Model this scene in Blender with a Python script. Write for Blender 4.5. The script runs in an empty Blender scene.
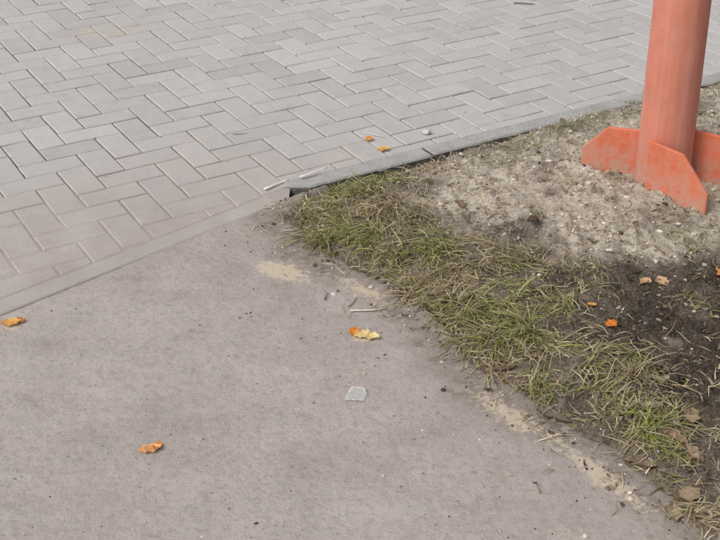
import bpy, math, random
import numpy as np
random.seed(7); rng=np.random.default_rng(7)
scene=bpy.context.scene

# ---------------------------------------------------------------- noise
def _h(ix,iy,seed):
    n=(ix.astype(np.int64)*374761393+iy.astype(np.int64)*668265263+seed*1442695041)&0xffffffff
    n=((n^(n>>13))*1274126177)&0xffffffff
    n=(n^(n>>16))&0xffffffff
    return n/4294967295.0
def vnoise(x,y,scale,seed=0):
    x=np.asarray(x,float)/scale; y=np.asarray(y,float)/scale
    ix=np.floor(x); iy=np.floor(y); fx=x-ix; fy=y-iy
    fx=fx*fx*(3-2*fx); fy=fy*fy*(3-2*fy)
    a=_h(ix,iy,seed); b=_h(ix+1,iy,seed); c=_h(ix,iy+1,seed); d=_h(ix+1,iy+1,seed)
    return (a*(1-fx)+b*fx)*(1-fy)+(c*(1-fx)+d*fx)*fy
def fbm(x,y,scale,seed=0,oct=4):
    s=0;a=1;t=0
    xr=np.asarray(x,float); yr=np.asarray(y,float)
    for o in range(oct):
        ca,sa=math.cos(o*1.1+.5),math.sin(o*1.1+.5)
        s=s+a*vnoise(xr*ca-yr*sa,xr*sa+yr*ca,scale/(2.03**o),seed+o*17); t+=a; a*=.5
    return s/t
def sstep(a,b,x):
    t=np.clip((np.asarray(x,float)-a)/(b-a),0,1); return t*t*(3-2*t)
def blob(x,y,cx,cy,r,r2=None,ang=0):
    r2=r2 or r; c,s=math.cos(math.radians(ang)),math.sin(math.radians(ang))
    u=((x-cx)*c+(y-cy)*s)/r; v=(-(x-cx)*s+(y-cy)*c)/r2
    return np.exp(-(u*u+v*v))

# ---------------------------------------------------------------- site plan
EDGE=np.array([(-0.215,3.27),(-0.235,3.16),(-0.22,3.06),(-0.17,2.95),(-0.08,2.83),(0.03,2.71),(0.10,2.61),(0.17,2.51),(0.22,2.42),(0.26,2.33),(0.31,2.25),(0.39,2.17),(0.46,2.08),(0.52,2.00),(0.57,1.92),(0.61,1.84),(0.66,1.77),(0.70,1.69),(0.80,1.5),(1.0,1.2),(1.5,.6),(3.0,-1.0),(9,-7)])
A0=np.array((-0.94,2.53)); AD=np.array((.729,.684)); AD=AD/np.linalg.norm(AD); AN=np.array((-AD[1],AD[0]))
B0=np.array((-0.205,3.265)); BD=np.array((math.cos(math.radians(30.7)),math.sin(math.radians(30.7)))); BN=np.array((-BD[1],BD[0]))
KW=0.075
def dA(x,y): return (x-A0[0])*AN[0]+(y-A0[1])*AN[1]
def dB(x,y): return (x-B0[0])*BN[0]+(y-B0[1])*BN[1]
def sB(x,y): return (x-B0[0])*BD[0]+(y-B0[1])*BD[1]
def dEdge(x,y):
    x=np.asarray(x,float); y=np.asarray(y,float)
    best=np.full(x.shape,1e9); sign=np.ones(x.shape)
    for (ax,ay),(bx,by) in zip(EDGE[:-1],EDGE[1:]):
        ex,ey=bx-ax,by-ay; L=ex*ex+ey*ey
        t=np.clip(((x-ax)*ex+(y-ay)*ey)/L,0,1)
        px,py=x-ax-t*ex,y-ay-t*ey
        d=np.hypot(px,py); cr=ex*(y-ay)-ey*(x-ax)
        m=d<best; best=np.where(m,d,best); sign=np.where(m,np.where(cr>0,1,-1),sign)
    return best*sign
def inside(x,y):
    e=dEdge(x,y)+ (fbm(x,y,.09,3)-.5)*.07
    return np.minimum(e,-dB(x,y)+.02)
PC=np.array((0.935,3.225)); PR=0.083

def sandy(x,y):
    m=1.2*blob(x,y,.56,3.12,.28,.17,20)+1.2*blob(x,y,.84,3.00,.32,.17,-10)+1.1*blob(x,y,.42,3.32,.22,.13,30)+1.0*blob(x,y,1.25,3.9,.6,.16,30)+.8*blob(x,y,.72,2.86,.17,.10,0)+1.1*blob(x,y,.8,3.45,.3,.18,20)+1.0*blob(x,y,1.0,3.2,.3)+.7*blob(x,y,.75,3.75,.3,.08,30)
    return np.clip(np.minimum(m,1.25)*(-.62+3.1*fbm(x,y,.09,11,5)),0,1)
def dark(x,y):
    m=blob(x,y,.46,2.95,.22,.08,-8)+blob(x,y,.86,2.70,.28,.10,0)+blob(x,y,.80,2.44,.24,.22,-40)+blob(x,y,.95,2.25,.25,.3,-40)+.6*blob(x,y,.25,3.0,.10)+1.2*blob(x,y,1.4,2.2,.5)
    return np.clip(m*(-.25+2.0*fbm(x,y,.09,21,5)),0,1)
def soil_h(x,y):
    ins=inside(x,y); e=dEdge(x,y); b=-dB(x,y)
    h=-0.04+0.042*sstep(-.03,.03,ins)+0.028*sstep(0.02,.22,e)
    h=h-0.032*sstep(.15,-.01,b)*sstep(1.1,.2,sB(x,y))-0.030*sstep(.10,-.01,b)
    h=h+.03*blob(x,y,PC[0],PC[1],.3)
    k=sstep(-.02,.05,ins)
    sd=sandy(x,y)
    h=h+k*((fbm(x,y,.13,31)-.5)*.045+(fbm(x,y,.035,41,4)-.5)*.034*(0.6+dark(x,y)+.5*sd)+(fbm(x,y,.014,43,2)-.5)*.010+.008*sd)
    return h
def gdens(x,y):
    e=dEdge(x,y); b=-dB(x,y)
    w=0.30+.10*np.sin(np.asarray(y)*5.1)
    strip=sstep(-.02,.04,e)*sstep(w+.16,w-.12,e)
    d=strip*(1-.75*np.clip(sandy(x,y),0,1))*(1-.6*np.clip(dark(x,y),0,1))
    d=d*sstep(.30,.55,fbm(x,y,.12,51)+.10)
    d=d+.45*blob(x,y,.15,3.24,.25,.10,30)+.9*blob(x,y,-.05,3.12,.17,.12,0)+.4*blob(x,y,.10,2.98,.2,.12,-40)
    d=d+.8*blob(x,y,.36,2.62,.22,.10,-40)+.75*blob(x,y,.60,2.22,.28,.09,-48)+.25*blob(x,y,1.0,3.83,.5,.06,30)
    d=d+.25*blob(x,y,.62,2.68,.2,.12,-30)
    d=d*(.12+.88*sstep(.02,.075,b))*(.06+.94*sstep(.36,.60,fbm(x,y,.07,55,3)+.04))
    d=d+.045*(e>.2)*(b>.05)
    return np.clip(d,0,1)*(inside(x,y)>-.005)

# ---------------------------------------------------------------- helpers
def new_mesh(name,verts,faces,mat=None,cols=None,smooth=False,parent=None,attrname='col'):
    me=bpy.data.meshes.new(name); me.from_pydata([tuple(v) for v in verts],[],[tuple(f) for f in faces]); me.update()
    if cols is not None:
        a=me.color_attributes.new(attrname,'FLOAT_COLOR','POINT')
        c=np.ones((len(verts),4),np.float32); c[:,:np.asarray(cols).shape[1]]=cols
        a.data.foreach_set('color',c.ravel())
    if smooth: me.polygons.foreach_set('use_smooth',[True]*len(me.polygons))
    o=bpy.data.objects.new(name,me); scene.collection.objects.link(o)
    if mat: me.materials.append(mat)
    if parent: o.parent=parent
    return o
def grid_axes(lo,hi,flo,fhi,step,grow=1.25):
    a=list(np.arange(flo,fhi+1e-9,step)); s=step; x=a[0]; L=[]
    while x>lo: s*=grow; x-=s; L.append(x)
    s=step; x=a[-1]; R=[]
    while x<hi: s*=grow; x+=s; R.append(x)
    return np.array(L[::-1]+a+R)
def grid_mesh(xs,ys,hf,keep=None):
    X,Y=np.meshgrid(xs,ys); Z=hf(X,Y); n=len(xs)
    V=np.stack([X.ravel(),Y.ravel(),Z.ravel()],1)
    i,j=np.meshgrid(np.arange(len(xs)-1),np.arange(len(ys)-1)); b=(j*n+i).ravel()
    F=np.stack([b,b+1,b+n+1,b+n],1)
    if keep is not None:
        cx=V[F].mean(1); k=keep(cx[:,0],cx[:,1]); F=F[k]
        u,inv=np.unique(F,return_inverse=True); V=V[u]; F=inv.reshape(F.shape)
    return V,F.tolist()

class NB:
    def __init__(s,name):
        s.m=bpy.data.materials.new(name); s.m.use_nodes=True; s.t=s.m.node_tree; s.n=s.t.nodes; s.l=s.t.links
        s.b=s.n['Principled BSDF']; s.tc=s.n.new('ShaderNodeTexCoord').outputs['Object']
    def set(s,inp,v):
        if hasattr(v,'is_linked'): s.l.new(v,inp)
        else: inp.default_value=v
    def noise(s,scale,detail=4,rough=.6,vec=None):
        n=s.n.new('ShaderNodeTexNoise'); n.inputs['Scale'].default_value=scale; n.inputs['Detail'].default_value=detail; n.inputs['Roughness'].default_value=rough
        s.l.new(vec or s.tc,n.inputs['Vector']); return n.outputs['Fac']
    def voro(s,scale,feat='F1',out='Distance'):
        n=s.n.new('ShaderNodeTexVoronoi'); n.inputs['Scale'].default_value=scale; n.feature=feat
        s.l.new(s.tc,n.inputs['Vector']); return n.outputs[out]
    def ramp(s,f,stops):
        n=s.n.new('ShaderNodeValToRGB'); e=n.color_ramp.elements
        while len(e)<len(stops): e.new(.5)
        for k,(p,c) in enumerate(stops):
            e[k].position=p; e[k].color=(c,c,c,1) if isinstance(c,(int,float)) else (*c,1)
        s.l.new(f,n.inputs[0]); return n.outputs[0]
    def mix(s,f,a,b,mode='MIX'):
        n=s.n.new('ShaderNodeMix'); n.data_type='RGBA'; n.blend_type=mode
        s.set(n.inputs[0],f); 
        for inp,v in ((n.inputs[6],a),(n.inputs[7],b)):
            if isinstance(v,tuple): v=(*v,1) if len(v)==3 else v
            s.set(inp,v)
        return n.outputs[2]
    def math(s,op,a,b=0.0):
        n=s.n.new('ShaderNodeMath'); n.operation=op; s.set(n.inputs[0],a); s.set(n.inputs[1],b); return n.outputs[0]
    def attr(s,name='col'):
        n=s.n.new('ShaderNodeAttribute'); n.attribute_name=name; return n
    def sep(s,c):
        n=s.n.new('ShaderNodeSeparateColor'); s.l.new(c,n.inputs[0]); return n.outputs
    def bump(s,h,strength=.5,dist=.01,normal=None):
        n=s.n.new('ShaderNodeBump'); n.inputs['Strength'].default_value=strength; n.inputs['Distance'].default_value=dist
        s.l.new(h,n.inputs['Height']); 
        if normal: s.l.new(normal,n.inputs['Normal'])
        return n.outputs[0]
    def fin(s,col,rough=.9,normal=None,spec=.3):
        s.set(s.b.inputs['Base Color'],col if not isinstance(col,tuple) else (*col,1)); s.set(s.b.inputs['Roughness'],rough)
        s.b.inputs['Specular IOR Level'].default_value=spec
        if normal: s.l.new(normal,s.b.inputs['Normal'])
        return s.m
    def film(s,dk=1.0):
        n=s.noise(9,6,.65); f=s.noise(230,3,.7); g=s.noise(2.2,5,.65)
        q=lambda t:tuple(v*dk for v in t)
        c=s.mix(s.ramp(n,[(.3,0),(.7,1)]),q((.395,.345,.312)),q((.475,.425,.388)))
        c=s.mix(s.ramp(g,[(.40,.4),(.6,0)]),c,q((.33,.285,.255)))
        c=s.mix(s.ramp(f,[(.36,.4),(.46,0)]),c,(.22,.19,.165))
        return c

# ---------------------------------------------------------------- materials
def mat_asphalt():
    k=NB('dusty_asphalt'); at=k.sep(k.attr().outputs['Color'])
    big=k.noise(1.1,5,.62); mid=k.noise(6,7,.68); fine=k.noise(210,3,.65); gr=k.noise(55,5,.72)
    c=k.mix(k.ramp(big,[(.35,0),(.65,1)]),(.350,.302,.275),(.440,.390,.358))
    c=k.mix(k.ramp(mid,[(.38,0),(.66,.6)]),c,(.495,.44,.40))
    c=k.mix(k.ramp(mid,[(.30,.45),(.42,0)]),c,(.28,.238,.212))
    c=k.mix(k.math('MULTIPLY',k.ramp(gr,[(.36,1),(.50,0)]),.38),c,(.24,.20,.175))
    c=k.mix(k.ramp(fine,[(.36,.30),(.46,0)]),c,(.17,.145,.13))
    c=k.mix(k.ramp(fine,[(.60,0),(.72,.28)]),c,(.62,.565,.515))
    v=k.voro(30,'F1'); c=k.mix(k.ramp(v,[(.06,.6),(.10,0)]),c,(.13,.11,.095))
    v2=k.voro(11,'F1'); c=k.mix(k.ramp(v2,[(.035,.7),(.06,0)]),c,(.10,.085,.075))
    mp=k.n.new('ShaderNodeMapping'); mp.inputs['Rotation'].default_value=(0,0,.9); mp.inputs['Scale'].default_value=(1.2,7,1); k.l.new(k.tc,mp.inputs[0])
    st=k.noise(2.2,5,.65,mp.outputs[0]); c=k.mix(k.ramp(st,[(.52,0),(.74,.35)]),c,(.52,.47,.43))
    e=k.math('MULTIPLY',at[0],k.ramp(k.noise(28,5,.7),[(.3,.25),(.65,1)]))
    c=k.mix(e,c,(.22,.18,.148))
    sd=k.ramp(k.math('ADD',at[1],k.math('MULTIPLY',k.math('SUBTRACT',k.noise(60,5,.75),.5),1.6)),[(.42,0),(.66,.75)])
    c=k.mix(sd,c,(.60,.50,.37))
    b=k.bump(fine,.35,.003); b=k.bump(gr,.6,.008,b); b=k.bump(mid,.25,.02,b)
    return k.fin(c,.92,b,.2)
def mat_paver():
    k=NB('concrete_paver'); a=k.attr().outputs['Color']; at=k.sep(a)
    fine=k.noise(260,3,.7); mid=k.noise(14,6,.7); big=k.noise(1.1,5,.65)
    c=k.mix(at[0],(.395,.383,.372),(.505,.490,.478))
    c=k.mix(k.ramp(mid,[(.35,0),(.7,.4)]),c,(.58,.552,.53))
    c=k.mix(k.ramp(mid,[(.28,.4),(.42,0)]),c,(.31,.288,.27))
    c=k.mix(k.ramp(big,[(.45,0),(.68,.45)]),c,(.47,.418,.375))
    c=k.mix(k.ramp(fine,[(.36,.5),(.46,0)]),c,(.22,.20,.185))
    c=k.mix(k.ramp(fine,[(.57,0),(.68,.4)]),c,(.68,.65,.62))
    d=k.math('MULTIPLY',at[1],k.ramp(mid,[(.2,.75),(.5,1)]))
    c=k.mix(d,c,k.film())
    sd=k.ramp(k.math('ADD',at[2],k.math('MULTIPLY',k.math('SUBTRACT',k.noise(30,6,.75),.5),1.2)),[(.40,0),(.7,.6)])
    c=k.mix(sd,c,(.56,.47,.37))
    b=k.bump(fine,.4,.003); b=k.bump(mid,.25,.01,b)
    return k.fin(c,.92,b,.2)
def mat_jointdirt():
    k=NB('joint_dirt'); at=k.sep(k.attr().outputs['Color'])
    n=k.noise(30,5,.7); fine=k.noise(250,3,.7)
    c=k.mix(k.ramp(n,[(.35,0),(.65,.8)]),(.085,.074,.065),(.20,.17,.14))
    c=k.mix(at[0],c,k.film(.92))
    return k.fin(c,.95,k.bump(fine,.4,.003),.15)
def mat_kerb():
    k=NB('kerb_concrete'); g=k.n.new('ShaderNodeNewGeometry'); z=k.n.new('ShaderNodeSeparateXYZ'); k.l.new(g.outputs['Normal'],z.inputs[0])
    n=k.noise(12,6,.7); fine=k.noise(200,3,.7)
    c=k.mix(k.ramp(n,[(.3,0),(.7,1)]),(.36,.35,.335),(.50,.49,.47))
    c=k.mix(k.ramp(fine,[(.36,.6),(.48,0)]),c,(.15,.14,.13))
    side_shade=k.math('SUBTRACT',1.0,k.math('ABSOLUTE',z.outputs[2]))
    c=k.mix(k.math('MULTIPLY',side_shade,k.ramp(k.noise(30,5,.75),[(.35,1.0),(.65,.6)])),c,(.085,.082,.068))  # shade on the kerb's upright faces, painted into the base colour
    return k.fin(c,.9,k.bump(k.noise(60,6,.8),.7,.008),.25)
def mat_soil():
    k=NB('soil'); at=k.attr(); a=at.outputs['Color']
    fine=k.noise(150,5,.75); cl=k.noise(38,6,.75)
    c=k.mix(k.ramp(cl,[(.3,.55),(.48,0)]),a,(.06,.045,.035))
    c=k.mix(k.ramp(cl,[(.54,0),(.70,.45)]),c,(.60,.52,.42))
    c=k.mix(k.ramp(fine,[(.52,0),(.66,.55)]),c,(.66,.59,.50))
    c=k.mix(k.ramp(fine,[(.34,.75),(.44,0)]),c,(.05,.038,.03))
    dk=k.math('MULTIPLY',at.outputs['Alpha'],.75)
    c=k.mix(dk,c,k.mix(k.ramp(fine,[(.4,0),(.65,1)]),(.055,.040,.031),(.20,.155,.12)))
    b=k.bump(cl,.9,.025); b=k.bump(fine,.9,.007,b)
    return k.fin(c,.95,b,.15)
def mat_vcol(name,rough=.7,spec=.3,var=.25,trans=0):
    k=NB(name); a=k.attr().outputs['Color']
    c=k.mix(k.ramp(k.noise(180,3,.7),[(.35,var),(.6,0)]),a,(.05,.04,.02))
    m=k.fin(c,rough,None,spec)
    if trans:
        tr=k.n.new('ShaderNodeBsdfTranslucent'); k.l.new(c,tr.inputs[0]); mx=k.n.new('ShaderNodeMixShader'); mx.inputs[0].default_value=trans
        k.l.new(k.b.outputs[0],mx.inputs[1]); k.l.new(tr.outputs[0],mx.inputs[2]); k.l.new(mx.outputs[0],k.n['Material Output'].inputs[0])
    return m
def mat_paint(name,c1,c2,dirt=.3,streak=.35,lowamt=.9,lowh=.22):
    k=NB(name); n=k.noise(7,6,.65); n2=k.noise(60,5,.75)
    mp=k.n.new('ShaderNodeMapping'); mp.inputs['Scale'].default_value=(22,22,1.2); k.l.new(k.tc,mp.inputs[0])
    st=k.noise(1.5,5,.7,mp.outputs[0])
    c=k.mix(k.ramp(n,[(.3,0),(.7,1)]),c1,c2)
    c=k.mix(k.ramp(st,[(.5,0),(.72,streak)]),c,(.70,.42,.34))
    c=k.mix(k.ramp(st,[(.28,streak),(.45,0)]),c,(.34,.12,.075))
    z=k.n.new('ShaderNodeSeparateXYZ'); k.l.new(k.tc,z.inputs[0])
    low=k.ramp(z.outputs[2],[(.03,1),(lowh,0)])
    c=k.mix(k.math('MULTIPLY',low,k.ramp(k.noise(28,6,.8),[(.42,.2),(.56,lowamt)])),c,(.42,.31,.24))
    c=k.mix(k.ramp(n2,[(.62,0),(.68,dirt)]),c,(.16,.07,.04))
    c=k.mix(k.ramp(k.noise(18,6,.8),[(.56,0),(.66,.5)]),c,(.50,.26,.18))
    return k.fin(c,k.ramp(n,[(.3,.5),(.7,.7)]),k.bump(n2,.25,.004),.3)
M_ASP=mat_asphalt(); M_PAV=mat_paver(); M_JD=mat_jointdirt(); M_KERB=mat_kerb(); M_SOIL=mat_soil()
M_GRASS=mat_vcol('grass_blades',.6,.3,.12,.3); M_DRY=mat_vcol('dry_straw',.8,.2,.2,.1); M_PEB=mat_vcol('pebble_stone',.9,.2,.3); M_LEAF=mat_vcol('leaf',.6,.3,.35,.2)
M_PIPE=mat_paint('orange_paint_faded',(.56,.185,.120),(.65,.250,.175),.35,.42); M_PLATE=mat_paint('orange_paint',(.62,.125,.055),(.72,.18,.085),.55,.16,.95,.26)

# ---------------------------------------------------------------- far ground
V,F=grid_mesh(np.linspace(-120,120,25),np.linspace(-120,120,25),lambda x,y:x*0-.09)
k=NB('ground_earth'); gm=k.fin(k.mix(k.noise(.6,6,.6),(.20,.17,.14),(.30,.27,.22)),.95)
new_mesh('ground',V,F,gm)

# ---------------------------------------------------------------- asphalt
def asp_h(x,y):
    h=(fbm(x,y,.5,61,3)-.5)*.007+(fbm(x,y,.02,71,2)-.5)*.0024-.003
    return h-.05*sstep(-.01,.02,inside(x,y)-.03)-.03*sstep(.02,.03,dA(x,y))
xs=grid_axes(-30,12,-1.5,1.0,.01); ys=grid_axes(-30,4.5,1.4,3.35,.01)
V,F=grid_mesh(xs,ys,asp_h,lambda x,y:(dA(x,y)<.045)&((x<.9)|(y<3.2))&(dB(x,y)<.02)&(dEdge(x,y)<.12))
x,y=V[:,0],V[:,1]; e=-dEdge(x,y)
R=np.clip(1.1*sstep(.15,.0,e+(fbm(x,y,.12,81)-.5)*.16)+.4*sstep(.45,.05,e)*fbm(x,y,.1,83),0,1)
G=1.0*blob(x,y,-.23,2.77,.09,.045,-35)+.7*blob(x,y,.01,2.43,.045,.03,0)+.42*blob(x,y,.45,1.70,.20,.07,-30)+.42*blob(x,y,.33,2.12,.10,.04,-50)+.40*blob(x,y,.02,2.66,.12,.04,-45)+.45*blob(x,y,-.12,3.02,.07,.12,0)+.7*blob(x,y,-.89,2.49,.04,.025,0)+.25*blob(x,y,-.75,1.85,.06,.03)+.47*blob(x,y,.52,1.9,.16,.03,-55)+.28*np.exp(-((e-.06)/.07)**2)
new_mesh('asphalt_path',V,F,M_ASP,np.stack([R,np.clip(G,0,1),G*0],1),True)

# ---------------------------------------------------------------- pavers
def clip(poly,p0,n):
    out=[]
    for i in range(len(poly)):
        a=poly[i];b=poly[(i+1)%len(poly)]
        da=(a[0]-p0[0])*n[0]+(a[1]-p0[1])*n[1]; db=(b[0]-p0[0])*n[0]+(b[1]-p0[1])*n[1]
        if da>=0: out.append(a)
        if (da>=0)!=(db>=0):
            t=da/(da-db); out.append((a[0]+t*(b[0]-a[0]),a[1]+t*(b[1]-a[1])))
    return out
def area(p): return .5*sum(p[i][0]*p[(i+1)%len(p)][1]-p[(i+1)%len(p)][0]*p[i][1] for i in range(len(p)))
def inset(poly,d):
    n=len(poly); out=[]
    for i in range(n):
        p,c,q=np.array(poly[i-1]),np.array(poly[i]),np.array(poly[(i+1)%n])
        e1=c-p; e2=q-c; e1=e1/(np.linalg.norm(e1)+1e-9); e2=e2/(np.linalg.norm(e2)+1e-9)
        n1=np.array((-e1[1],e1[0])); n2=np.array((-e2[1],e2[0])); b=n1+n2; b=b/(b@n1+1e-6) if abs(b@n1)>.3 else n1
        L=np.linalg.norm(b); 
        if L>2: b=b*2/L
        out.append(tuple(c+b*d))
    return out
class Bld:
    def __init__(s): s.v=[];s.f=[];s.c=[]
    def prism(s,poly,z0,z1,ch,col,tilt=(0,0)):
        n=len(poly); cx=sum(p[0] for p in poly)/n; cy=sum(p[1] for p in poly)/n
        top=inset(poly,ch); b=len(s.v)
        zt=lambda p:z1+(p[0]-cx)*tilt[0]+(p[1]-cy)*tilt[1]
        s.v+=[(p[0],p[1],z0) for p in poly]+[(p[0],p[1],zt(p)-ch*.8) for p in poly]+[(p[0],p[1],zt(p)) for p in top]
        s.c+=[col]*(3*n)
        s.f.append(tuple(range(b+2*n,b+3*n)))
        for i in range(n):
            j=(i+1)%n
            s.f.append((b+i,b+j,b+n+j,b+n+i)); s.f.append((b+n+i,b+n+j,b+2*n+j,b+2*n+i))
pb=Bld()
J=np.array((-.225,3.29))
for i in range(-75,80):
    for j in range(-70,85):
        r=(i-j)%4
        if r==0: rect=(i,j,i+2,j+1)
        elif r==3: rect=(i,j,i+1,j+2)
        else: continue
        u0,v0,u1,v1=[q*.1 for q in rect]
        cu,cv=(u0+u1)/2,(v0+v1)/2
        P0=np.array(B0)+BD*cu+BN*(cv+.03)
        if dA(*P0)<-.1 and dB(*P0)<-.1: continue
        gap=random.uniform(.0019,.0033)
        u0+=gap;v0+=gap;u1-=gap;v1-=gap
        a=random.gauss(0,.006)
        poly=[]
        for (uu,vv) in ((u0,v0),(u1,v0),(u1,v1),(u0,v1)):
            du,dv=uu-cu,vv-cv; du,dv=du-a*dv+random.gauss(0,.0006),dv+a*du+random.gauss(0,.0006)
            q=np.array(B0)+BD*(cu+du)+BN*(cv+dv+.03); poly.append(tuple(q))
        if P0[0]>J[0]: poly=clip(poly,B0+BN*(KW+.004),BN)
        else: poly=clip(poly,A0+AN*.078,AN)
        if len(poly)<3 or area(poly)<.0009: continue
        rr=min(1,max(0,random.gauss(.5,.26)))
        pb.prism(poly,-.06,random.gauss(0,.0007),random.uniform(.0028,.0042),(rr,0,0),(random.gauss(0,.004),random.gauss(0,.004)))
def dustM(x,y):
    d=dA(x,y)
    m=sstep(.95,.15,d+(fbm(x,y,.45,91)-.5)*.4)*sstep(.15,-1.0,x+(fbm(x,y,.3,95)-.5)*.4)
    m=m*1.0+.5*sstep(.28,.05,d+(fbm(x,y,.2,97)-.5)*.1)*sstep(.2,-.25,x)+.4*blob(x,y,-1.1,4.85,.25,.12)+.35*blob(x,y,-.95,4.23,.15,.08)
    return np.clip(m,0,1)
V=np.array(pb.v); C=np.array(pb.c); C[:,1]=dustM(V[:,0],V[:,1])
C[:,2]=.7*blob(V[:,0],V[:,1],-1.1,4.85,.25,.12)+.6*blob(V[:,0],V[:,1],-.95,4.23,.18,.08)+.42*blob(V[:,0],V[:,1],0,3.7,.5,.12,30)+.35*blob(V[:,0],V[:,1],-1.3,4.5,.4,.2)
new_mesh('paving',V,pb.f,M_PAV,C)
sb=Bld(); L=-9.0
while L<.99:
    L2=min(L+1.0,.955)
    poly=[tuple(A0+AD*(L+.003)+AN*.006),tuple(A0+AD*(L2-.003)+AN*.006),tuple(A0+AD*(L2-.003)+AN*.072),tuple(A0+AD*(L+.003)+AN*.072)]
    sb.prism(poly,-.08,.0005,.004,(.4,.92,0)); L+=1.0
V=np.array(sb.v); C=np.array(sb.c)
new_mesh('edging_strip',V,sb.f,M_PAV,C)
def jd_h(x,y): 
    m=dustM(x,y)
    return -.0068+m*.0046*(.85+.3*fbm(x,y,.12,101))+(fbm(x,y,.03,103,2)-.5)*.0006
xs=grid_axes(-9,9,-2.0,1.8,.014); ys=grid_axes(-8,11,2.3,5.4,.014)
V,F=grid_mesh(xs,ys,jd_h,lambda x,y:np.where(x>J[0],dB(x,y)>.03,dA(x,y)>.02))
m=dustM(V[:,0],V[:,1]); mm=np.clip(m*1.05+.40*(fbm(V[:,0],V[:,1],.25,105)-.35)+.04,0,1)
new_mesh('joint_sand',V,F,M_JD,np.stack([mm,mm*0,mm*0],1),True)

# ---------------------------------------------------------------- kerb
kroot=bpy.data.objects.new('kerb',None); scene.collection.objects.link(kroot)
js=[0,.53,1.53,2.53,3.53,4.53,5.53,6.53,7.53]
for q,(s0,s1) in enumerate(zip(js[:-1],js[1:])):
    kb=Bld(); s1-=.006
    off=random.gauss(0,.0025); zt=.010+random.gauss(0,.002)
    n=max(4,int((s1-s0)/.015)); top=[];bot=[]
    for t in np.linspace(s0,s1,n):
        w=(float(fbm(np.array([t]),np.array([0.]),.05,111)[0])-.5)*.014
        bot.append(tuple(B0+BD*t+BN*(off+w))); top.append(tuple(B0+BD*t+BN*(KW+off)))
    if q==0:
        bot[0]=tuple(B0+BD*.045+BN*.006); bot[1]=tuple(B0+BD*.055+BN*(.0)); bot=[bot[0],bot[1]]+[p for p in bot[5:]]
        poly=bot+top[::-1]+[tuple(B0+BD*(-.012)+BN*.055),tuple(B0+BD*(.004)+BN*.03),tuple(B0+BD*(.025)+BN*.018)]
    else: poly=bot+top[::-1]
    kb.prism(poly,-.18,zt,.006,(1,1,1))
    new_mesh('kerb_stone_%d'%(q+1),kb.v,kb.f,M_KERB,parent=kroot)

# ---------------------------------------------------------------- soil
xs=grid_axes(-.4,9,-.3,1.5,.006); ys=grid_axes(-7,9,1.5,4.5,.006)
V,F=grid_mesh(xs,ys,soil_h,lambda x,y:(dB(x,y)<.03)&(dEdge(x,y)>-.06))
x,y=V[:,0],V[:,1]; s=sandy(x,y)[:,None]; d=dark(x,y)[:,None]; g=fbm(x,y,.05,121)[:,None]
base=np.array((.28,.22,.168))*(0.45+1.1*g)
c=base*(1-d*.85)+np.array((.06,.044,.034))*d*.85
c=c*(1-s*.95)+np.array((.80,.70,.575))*(.75+.5*g)*s*.95
ms=(.6*blob(x,y,.75,3.75,.3,.07,30)+.5*blob(x,y,.5,3.45,.15,.06,20)+.5*blob(x,y,.95,2.90,.15,.05))[:,None]*(g>.45)
c=c*(1-ms)+np.array((.16,.19,.06))*ms
c=np.concatenate([np.clip(c,0,.85),d*(1-s)],1)
new_mesh('soil',V,F,M_SOIL,c,True)

# ---------------------------------------------------------------- grass
def surf(x,y): 
    x=np.asarray(x,float);y=np.asarray(y,float)
    hs=soil_h(x,y); ha=(fbm(x,y,.5,61,3)-.5)*.007-.003
    return np.where(dB(x,y)>-.0,.006,np.where(inside(x,y)>-.005,hs,np.maximum(hs,ha)))
gv=[];gf=[];gc=[]
def blade(px,py,pz,az,L,el,droop,w,col,col2,seg=4,twist=0):
    b=len(gv); x,y,z=px,py,pz; e=el
    ca,sa=math.cos(az),math.sin(az); wx,wy=-sa,ca
    for i in range(seg+1):
        t=i/seg; ww=w*(1-t**1.6)*.5+.0003
        tz=math.sin(twist*t)*ww
        gv.append((x-wx*ww,y-wy*ww,z-tz)); gv.append((x+wx*ww,y+wy*ww,z+tz))
        c=[col[k]*(1-t)+col2[k]*t for k in range(3)]; gc.append(c);gc.append(c)
        if i<seg: gf.append((b+2*i,b+2*i+1,b+2*i+3,b+2*i+2))
        st=L/seg; x+=ca*math.cos(e)*st; y+=sa*math.cos(e)*st; z+=math.sin(e)*st; e-=droop/seg
        az2=random.gauss(0,.16); ca,sa=ca*math.cos(az2)-sa*math.sin(az2),ca*math.sin(az2)+sa*math.cos(az2)
        if z<pz+.002: z=pz+.002+random.random()*.006; e=max(e,0)
GR=[(.22,.28,.05),(.29,.34,.08),(.16,.22,.045),(.36,.39,.13),(.25,.30,.07),(.33,.37,.11)]
DR=[(.62,.52,.32),(.54,.44,.27),(.74,.64,.43),(.40,.31,.19),(.58,.48,.31),(.30,.22,.14)]
N=70000
cx=rng.uniform(-.3,1.7,N); cy=rng.uniform(1.2,4.7,N); dn=gdens(cx,cy); keep=rng.random(N)<dn*.115
cx=cx[keep];cy=cy[keep];dn=dn[keep]; print('tufts',len(cx))
tz=surf(cx,cy)
flow=fbm(cx,cy,.35,131)*6.28*1.5
green=fbm(cx,cy,.13,141)+.07*blob(cx,cy,.40,2.55,.25,.10,-45)+.06*blob(cx,cy,.6,2.2,.25,.1,-45)-.03
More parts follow.
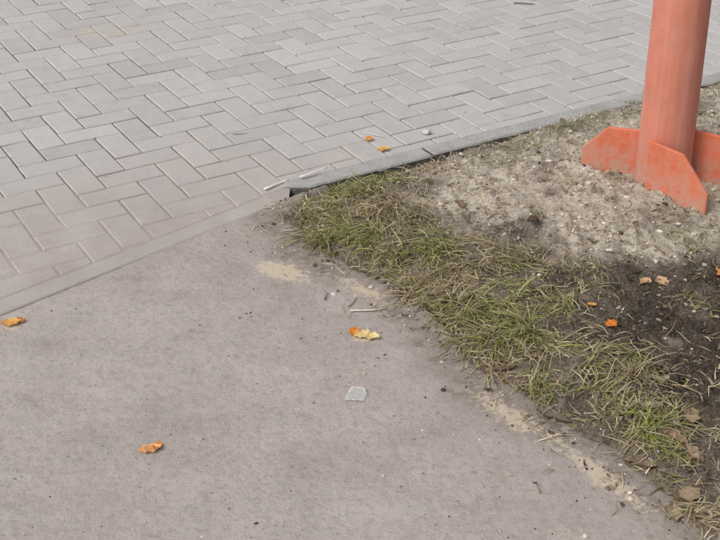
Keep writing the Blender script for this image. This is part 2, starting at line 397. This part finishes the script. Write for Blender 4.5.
for a,b,z,dd,fl,gg in zip(cx,cy,tz,dn,flow,green):
    nb=int(7+20*dd*random.random()+5)
    gfrac=.10+1.0*float(sstep(.38,.62,gg))
    big=.5+.6*dd*random.random()+.1
    if random.random()<.12: big*=1.4
    flat=random.random()<(.85-.4*gfrac)
    for _ in range(nb):
        r=abs(random.gauss(0,.018)); th=random.random()*6.283
        az=th*.55+fl*.45+random.gauss(0,.6) if random.random()<.6 else fl+random.gauss(0,.6)
        if random.random()<gfrac*.70: c1=random.choice(GR); f=random.uniform(.6,1.3); c1=[q*f for q in c1]; c2=[c1[0]*1.35,c1[1]*1.2,c1[2]*1.3] if random.random()<.6 else random.choice(DR)
        else: c1=random.choice(DR); f=random.uniform(.5,1.1); c1=[q*f for q in c1]; c2=c1
        L=random.uniform(.03,.10)*big; el=random.uniform(.05,.55) if flat else random.uniform(.2,1.15)
        blade(a+r*math.cos(th),b+r*math.sin(th),z-.002,az,L,el,random.uniform(.4,1.7),random.uniform(.0014,.0038),c1,c2,4,random.uniform(-1.2,1.2))
new_mesh('grass',gv,gf,M_GRASS,np.array(gc))
gv=[];gf=[];gc=[]
N=50000
cx=rng.uniform(-.35,1.7,N); cy=rng.uniform(1.2,4.7,N); e=dEdge(cx,cy)
clus=sstep(.35,.65,fbm(cx,cy,.10,161))
strip_=sstep(0,.03,e)*sstep(.50,.3,e)
pr=np.where(inside(cx,cy)>0,(.10+.14*sandy(cx,cy)+.22*gdens(cx,cy)+.24*strip_-.08*dark(cx,cy))*(.4+1.2*clus),.22*np.exp(e/.05)*(.3+1.4*clus))*(dB(cx,cy)<-.01)
keep=rng.random(N)<pr; cx=cx[keep];cy=cy[keep]; z=surf(cx,cy)
for a,b,zz in zip(cx,cy,z):
    c=random.choice(DR); f=random.uniform(.45,1.1); c=[q*f for q in c]
    blade(a,b,zz+.003,random.random()*6.283,random.uniform(.008,.055)*(1 if random.random()<.85 else 1.5),random.uniform(-.05,.25),random.uniform(-.1,.4),random.uniform(.001,.0032),c,c,3,random.uniform(-1,1))
new_mesh('dry_straw',gv,gf,M_DRY,np.array(gc))

# ---------------------------------------------------------------- crumbs and pebbles
ICO=np.array([(0,0,1),(.894,0,.447),(.276,.851,.447),(-.724,.526,.447),(-.724,-.526,.447),(.276,-.851,.447),(.724,.526,-.447),(-.276,.851,-.447),(-.894,0,-.447),(-.276,-.851,-.447),(.724,-.526,-.447),(0,0,-1)])
IF=[(0,1,2),(0,2,3),(0,3,4),(0,4,5),(0,5,1),(1,6,2),(2,7,3),(3,8,4),(4,9,5),(5,10,1),(6,7,2),(7,8,3),(8,9,4),(9,10,5),(10,6,1),(7,6,11),(8,7,11),(9,8,11),(10,9,11),(6,10,11)]
def stones(name,pts,zs,sizes,cols,mat):
    vv=[];ff=[];cc=[]
    for (a,b),z,s,c in zip(pts,zs,sizes,cols):
        sc=np.array((random.uniform(.7,1.4),random.uniform(.6,1.1),random.uniform(.4,.8)))*s
        v=ICO*(1+rng.uniform(-.22,.22,(12,1)))*sc; t=random.random()*6.28; ca,sa=math.cos(t),math.sin(t)
        v=np.stack([v[:,0]*ca-v[:,1]*sa+a,v[:,0]*sa+v[:,1]*ca+b,v[:,2]+z+s*.2],1)
        k0=len(vv); vv+=v.tolist(); ff+=[(p+k0,q+k0,r+k0) for p,q,r in IF]; cc+=[c]*12
    return new_mesh(name,vv,ff,mat,np.array(cc))
N=90000
cx=rng.uniform(-.4,1.7,N); cy=rng.uniform(1.2,4.7,N); ins=inside(cx,cy); e=dEdge(cx,cy); sd=sandy(cx,cy); dk=dark(cx,cy)
clus=sstep(.35,.65,fbm(cx,cy,.09,171))
pr=np.where(ins>0,.09+.34*sd+.08*dk,(.42*np.exp(e/.035)+.09*np.exp(e/.18))*(.35+1.2*clus))*(dB(cx,cy)<-.005)*(dA(cx,cy)<.5)
keep=rng.random(N)<pr; cx=cx[keep];cy=cy[keep]; sd=sd[keep]; dk=dk[keep]; z=surf(cx,cy); print('crumbs',len(cx))
pal=[(.72,.63,.52),(.54,.46,.37),(.10,.075,.06),(.22,.165,.13),(.70,.65,.58),(.07,.05,.04),(.32,.26,.20)]
sz=[.0008+.0028*random.random()**2+(.007*random.random() if random.random()<.035+.05*s_ else 0) for s_ in sd+dk]
cl=[random.choice([pal[0],pal[1],pal[0]]) if (random.random()<s_*.8) else (random.choice([pal[2],pal[3],pal[5]]) if random.random()<q*.85 else random.choice(pal)) for s_,q in zip(sd,dk)]
stones('soil_crumbs',list(zip(cx,cy)),z,sz,cl,M_PEB)
N=9000
cx=rng.uniform(-2.0,1.7,N); cy=rng.uniform(1.4,5.5,N); rr_=rng.random(N); db=dB(cx,cy)
k1=((dEdge(cx,cy)<0)&(dA(cx,cy)<0)&(rr_<.40))|((db>0)&(dA(cx,cy)>0)&(rr_<.12+.75*np.exp(-db/.12)*(cx>-.3)))
cx=cx[k1];cy=cy[k1]; db=db[k1]; zz=np.where(dA(cx,cy)<0,(fbm(cx,cy,.5,61,3)-.5)*.007-.003,np.where((db<.078)&(cx>-.2),.010,0.0))
stones('grit',list(zip(cx,cy)),zz,[.0007+.0022*random.random()**3 for _ in cx],[random.choice(pal) for _ in cx],M_PEB)
spec=[((-.07,2.645),.007,(.62,.6,.55)),((.03,2.68),.006,(.6,.57,.52)),((.42,2.16),.007,(.5,.45,.4)),((.36,2.2),.008,(.35,.3,.26)),((.30,2.2),.006,(.3,.26,.22)),((-.06,2.66),.006,(.12,.1,.08)),((.20,2.32),.006,(.55,.5,.45)),((-.15,2.43),.004,(.2,.18,.16)),((.05,1.9),.004,(.6,.55,.5)),((.75,3.75),.014,(.5,.48,.46)),((.55,3.6),.010,(.55,.5,.46)),((.95,2.75),.010,(.45,.4,.35)),((.70,3.18),.012,(.6,.53,.45)),((1.02,2.9),.012,(.35,.3,.26)),((.62,3.0),.009,(.5,.45,.38)),((.80,2.83),.012,(.25,.2,.16)),((.5,3.05),.012,(.3,.24,.19))]
stones('pebbles',[q[0] for q in spec],[float(surf(q[0][0],q[0][1])) for q in spec],[q[1] for q in spec],[q[2] for q in spec],M_PEB)

# ---------------------------------------------------------------- leaves
def leaf(name,x,y,L,W,az,col,col2,curl=.35,dz=.004):
    nu,nv=9,7; vs=[];cs=[];fs=[]
    z0=float(surf(x,y)) if dB(x,y)<0 and dA(x,y)<.1 else .002
    ph=random.random()*6
    for i in range(nu):
        t=i/(nu-1); w=W*.5*math.sin(math.pi*min(1,t*.96+.02))**.7*(1+.25*math.sin(t*17+ph))
        for j in range(nv):
            s=j/(nv-1)*2-1
            lx=(t-.5)*L; ly=s*w; lz=curl*W*(abs(s)**1.5)*.35*(1+.5*math.sin(t*5+ph))+.10*L*math.sin(t*4+ph)**2*.5+random.gauss(0,.0008)
            vs.append((x+lx*math.cos(az)-ly*math.sin(az),y+lx*math.sin(az)+ly*math.cos(az),z0+dz+lz))
            f=min(1,max(0,abs(s)*.5+random.random()*.5+(.2 if t>.7 else 0)))
            cs.append([col[k]*(1-f)+col2[k]*f for k in range(3)])
    for i in range(nu-1):
        for j in range(nv-1): a=i*nv+j; fs.append((a,a+1,a+nv+1,a+nv))
    return new_mesh(name,vs,fs,M_LEAF,np.array(cs),True)
OR=(.88,.30,.05); YE=(.88,.62,.22)
for (x,y,L,W,az,c1,c2) in [(-.90,2.50,.05,.034,.3,OR,YE),(-.88,2.512,.03,.02,2.2,OR,(.6,.18,.03)),(-.46,1.985,.05,.028,.25,(.85,.34,.09),(.88,.52,.25)),(-.445,1.995,.03,.02,1.4,(.7,.25,.06),OR),(.005,2.44,.045,.030,.4,YE,(.88,.68,.30)),(.025,2.43,.05,.032,-.4,(.88,.66,.2),(.9,.78,.45)),(-.015,2.455,.036,.026,1.2,(.85,.28,.04),OR),(.08,3.58,.042,.03,.3,OR,YE),(.03,3.665,.036,.026,1,(.85,.5,.06),OR),(.63,2.43,.035,.028,.6,OR,(.7,.2,.03)),(.60,2.53,.025,.016,.1,OR,YE),(.76,2.64,.04,.03,.8,(.7,.42,.2),(.75,.5,.3)),(.81,2.66,.045,.035,2,(.72,.5,.3),(.6,.4,.22)),(.975,2.70,.035,.03,2,(.7,.3,.1),OR)]:
    leaf('fallen_leaf',x,y,L,W,az,c1,c2)
BR=(.22,.15,.10)
for (x,y,L,W,az,c1) in [(.52,2.01,.085,.02,1.1,(.48,.42,.35)),(.44,2.10,.085,.022,-.6,(.25,.19,.14)),(.40,2.19,.05,.02,-.3,BR),(.35,2.28,.06,.018,.3,BR),(.66,2.12,.07,.03,.2,(.55,.45,.34)),(.69,2.00,.06,.03,2.4,(.4,.26,.16)),(.60,1.93,.07,.03,2.8,(.32,.22,.15)),(.68,1.83,.06,.04,.4,(.5,.36,.24)),(.74,2.06,.06,.035,1.4,(.5,.35,.22)),(.72,1.95,.06,.03,2.0,(.6,.45,.3)),(.28,2.5,.05,.02,.9,(.4,.3,.2)),(.02,3.0,.05,.02,.2,(.35,.24,.16)),(.3,3.1,.05,.025,1.9,(.3,.2,.14)),(.5,2.95,.04,.025,.5,(.14,.10,.08)),(.66,2.86,.035,.02,2.5,(.3,.22,.15)),(.64,1.78,.05,.03,1.5,(.55,.42,.28)),(.2,2.56,.045,.02,2.3,(.5,.38,.26)),(.42,3.60,.035,.02,.6,(.4,.3,.2)),(.72,3.80,.04,.02,1.6,(.3,.22,.15)),(1.0,4.0,.04,.025,.2,(.5,.4,.28))]:
    leaf('dead_leaf',x,y,L,W,az,c1,tuple(q*.6 for q in c1),.6)
vv=[];ff=[];cc=[]
N=14000
cx=rng.uniform(-.3,1.6,N); cy=rng.uniform(1.4,4.4,N); sdv=sandy(cx,cy); pr=((inside(cx,cy)>0)*(.09+.15*dark(cx,cy)+.28*sdv)+(inside(cx,cy)<=0)*.20*np.exp(np.minimum(dEdge(cx,cy),0)/.04))*(dB(cx,cy)<-.02); kp=rng.random(N)<pr
for a,b,z,s_ in zip(cx[kp],cy[kp],surf(cx[kp],cy[kp]),sdv[kp]):
    L=random.uniform(.006,.022)*(1-.3*s_); W=L*random.uniform(.3,.7); t=random.random()*6.28; k0=len(vv); ca,sa=math.cos(t),math.sin(t)
    n=6
    c=random.choice([(.74,.65,.52),(.62,.53,.41),(.5,.42,.32),(.30,.23,.17)]) if random.random()<s_ else random.choice([(.09,.06,.045),(.16,.11,.075),(.30,.21,.14),(.42,.33,.23),(.06,.045,.035),(.5,.41,.3)])
    vv.append((a,b,z+.004+random.random()*.004)); cc.append(c)
    for q in range(n):
        th=q/n*6.28; lx=L*.5*math.cos(th)*random.uniform(.7,1.2); ly=W*.5*math.sin(th)*random.uniform(.7,1.2)
        vv.append((a+lx*ca-ly*sa,b+lx*sa+ly*ca,z+.003+random.random()*.008)); cc.append([q2*random.uniform(.7,1.2) for q2 in c])
    ff+=[(k0,k0+1+q,k0+1+(q+1)%n) for q in range(n)]
new_mesh('leaf_litter',vv,ff,M_LEAF,np.array(cc))

# ---------------------------------------------------------------- litter: sticks, paper, plastic shard
def stick(name,x,y,L,r,az,col,z0=.004,el=0):
    n=7; m=7; vs=[];fs=[];ph=random.random()*6
    for i in range(n):
        t=i/(n-1); bx=(t-.5)*L; by=.05*L*math.sin(t*4+ph); bz=z0+r+t*L*el
        rr=r*(1-.45*t)*random.uniform(.8,1.15)
        for j in range(m):
            th=j/m*6.283; ly=by+rr*math.cos(th); lz=bz+rr*.7*math.sin(th)
            vs.append((x+bx*math.cos(az)-ly*math.sin(az),y+bx*math.sin(az)+ly*math.cos(az),lz))
    for i in range(n-1):
        for j in range(m): a=i*m+j;b=i*m+(j+1)%m; fs.append((a,b,b+m,a+m))
    fs.append(tuple(range(m))[::-1]); fs.append(tuple(range((n-1)*m,n*m)))
    return new_mesh(name,vs,fs,M_PEB,np.array([col]*len(vs)),True)
stick('stick',-.265,3.305,.10,.005,math.radians(38),(.84,.82,.79),.002)
stick('stick',-.15,3.375,.11,.005,math.radians(34),(.84,.82,.78),.011)
stick('stick',.05,3.71,.08,.003,math.radians(-35),(.72,.64,.52),.001)
stick('stick',.02,2.56,.09,.0032,math.radians(12),(.74,.68,.60),-.001)
stick('stick',-.02,2.60,.05,.002,math.radians(60),(.3,.26,.22),-.001)
stick('twig',.33,2.29,.13,.0025,math.radians(-45),(.16,.12,.09),.004)
stick('twig',.43,2.07,.10,.002,math.radians(-60),(.2,.15,.11),.002)
stick('twig',-.09,2.63,.035,.002,math.radians(70),(.15,.12,.10),-.001)
stick('twig',.76,5.23,.10,.004,math.radians(-5),(.12,.1,.09),.002)
stick('twig',-.42,3.72,.05,.0022,math.radians(10),(.3,.26,.22),.001)
vs=[];cs=[]
for i_,p in enumerate(ICO): vs.append((.23+p[0]*.020*random.uniform(.6,1.2),3.72+p[1]*.015*random.uniform(.6,1.2),.009+p[2]*.010*random.uniform(.6,1.2))); cs.append((.22,.19,.24) if i_ in(1,6,10) else random.choice([(.78,.78,.80),(.6,.58,.62),(.72,.72,.72)]))
new_mesh('crumpled_paper',vs,IF,M_PEB,np.array(cs))
k=NB('clear_plastic'); M_GL=k.fin((.75,.77,.76),.2,None,.6); k.b.inputs['Alpha'].default_value=.32
k2=NB('plastic_edge'); M_GE=k2.fin(k2.mix(k2.ramp(k2.noise(90,4,.7),[(.4,0),(.6,1)]),(.32,.30,.28),(.85,.85,.83)),.4)
sr=bpy.data.objects.new('plastic_shard',None); scene.collection.objects.link(sr)
sp=[(-.029,-.016),(.018,-.021),(.026,.002),(.019,.022),(-.008,.028),(-.019,.009)]
sp=[(-.01+a,2.18+b) for a,b in sp]
z0=.002
zz_=[0,0,.003,.006,.005,.002]
new_mesh('pane',[(a,b,z0+zz_[i]) for i,(a,b) in enumerate(sp)],[(0,1,2,3,4,5)],M_GL,parent=sr)
ev=[];ef=[]
ins_=inset(sp,.0026)
for i,((a,b),(c,d)) in enumerate(zip(sp,ins_)):
    h=z0+.0015+zz_[i]; ev+= [(a,b,h),(c,d,h)]
for i in range(6):
    if i in(1,5): continue
    j=(i+1)%6; ef.append((2*i,2*j,2*j+1,2*i+1))
new_mesh('rim',ev,ef,M_GE,parent=sr)

# ---------------------------------------------------------------- post
post=bpy.data.objects.new('steel_post',None); scene.collection.objects.link(post)
post.location=(PC[0],PC[1],0); post.rotation_euler=(0,math.radians(-1.4),0)
n=64; vs=[];fs=[]
zl=[-.35,0,.05,.1,.2,.4,.8,1.4,2.2,3.2]
tap=lambda z:PR*(1-.07*max(0,min(1,z/1.2)))
for z in zl:
    for j in range(n): th=j/n*6.28318; vs.append((tap(z)*math.cos(th),tap(z)*math.sin(th),z))
for i in range(len(zl)-1):
    for j in range(n): a=i*n+j;b=i*n+(j+1)%n; fs.append((a,b,b+n,a+n))
b=len(vs); 
for j in range(n): th=j/n*6.28318; vs.append((PR*.85*math.cos(th),PR*.85*math.sin(th),3.21))
for j in range(n): a=(len(zl)-1)*n+j;c=(len(zl)-1)*n+(j+1)%n; fs.append((a,c,b+(j+1)%n,b+j))
fs.append(tuple(range(b,b+n)))
new_mesh('pipe',vs,fs,M_PIPE,smooth=True,parent=post)
def plate(name,p0,ang,prof,th=.012):
    d=np.array((math.cos(ang),math.sin(ang))); nn=np.array((-d[1],d[0])); m=len(prof); vs=[];fs=[]
    ip=inset(prof,.002)
    for off,pr in ((-th/2,ip),(-th/2+.002,prof),(th/2-.002,prof),(th/2,ip)):
        for (s,z) in pr: vs.append((p0[0]+d[0]*s+nn[0]*off,p0[1]+d[1]*s+nn[1]*off,z))
    fs.append(tuple(range(m))); fs.append(tuple(range(3*m,4*m))[::-1])
    for r in range(3):
        for i in range(m): j=(i+1)%m; fs.append((r*m+i,r*m+m+i,r*m+m+j,r*m+j))
    o=new_mesh(name,vs,fs,M_PLATE,parent=post); return o
plate('gusset_1',(-.064,-.070),math.radians(-47),[(0,-.15),(.21,-.15),(.21,.115),(.115,.215),(0,.225)])
plate('gusset_2',(-.062,.03),math.radians(156),[(0,-.15),(.185,-.15),(.185,.13),(.11,.210),(0,.215)])
plate('gusset_3',(.052,.03),math.radians(-35),[(0,-.15),(.24,-.15),(.24,.14),(.15,.22),(0,.225)])

# ---------------------------------------------------------------- light
w=bpy.data.worlds.new('World'); scene.world=w; w.use_nodes=True
nt=w.node_tree; bg=nt.nodes['Background']; sky=nt.nodes.new('ShaderNodeTexSky'); sky.sky_type='NISHITA'; sky.sun_disc=False
SE=math.radians(48); SA=math.radians(235)
sky.sun_elevation=SE; sky.sun_rotation=SA; sky.dust_density=3; sky.air_density=1
hs=nt.nodes.new('ShaderNodeHueSaturation'); hs.inputs['Saturation'].default_value=.22
nt.links.new(sky.outputs[0],hs.inputs['Color']); nt.links.new(hs.outputs[0],bg.inputs[0]); bg.inputs[1].default_value=.15
sl=bpy.data.lights.new('sun','SUN'); sl.energy=1.5; sl.angle=math.radians(18); sl.color=(1,.965,.925)
so=bpy.data.objects.new('sun',sl); scene.collection.objects.link(so)
from mathutils import Vector
dv=Vector((math.sin(SA)*math.cos(SE),math.cos(SA)*math.cos(SE),math.sin(SE)))
so.rotation_euler=dv.to_track_quat('Z','Y').to_euler(); so.location=dv*10
scene.view_settings.view_transform='Standard'; scene.view_settings.look='None'; scene.view_settings.exposure=0
cam=bpy.data.cameras.new('camera'); cam.lens=57.5; cam.sensor_width=36; cam.clip_end=500; cam.clip_start=.05
co=bpy.data.objects.new('camera',cam); scene.collection.objects.link(co); co.location=(0,0,1.6); co.rotation_euler=(math.radians(60),0,0)
scene.camera=co
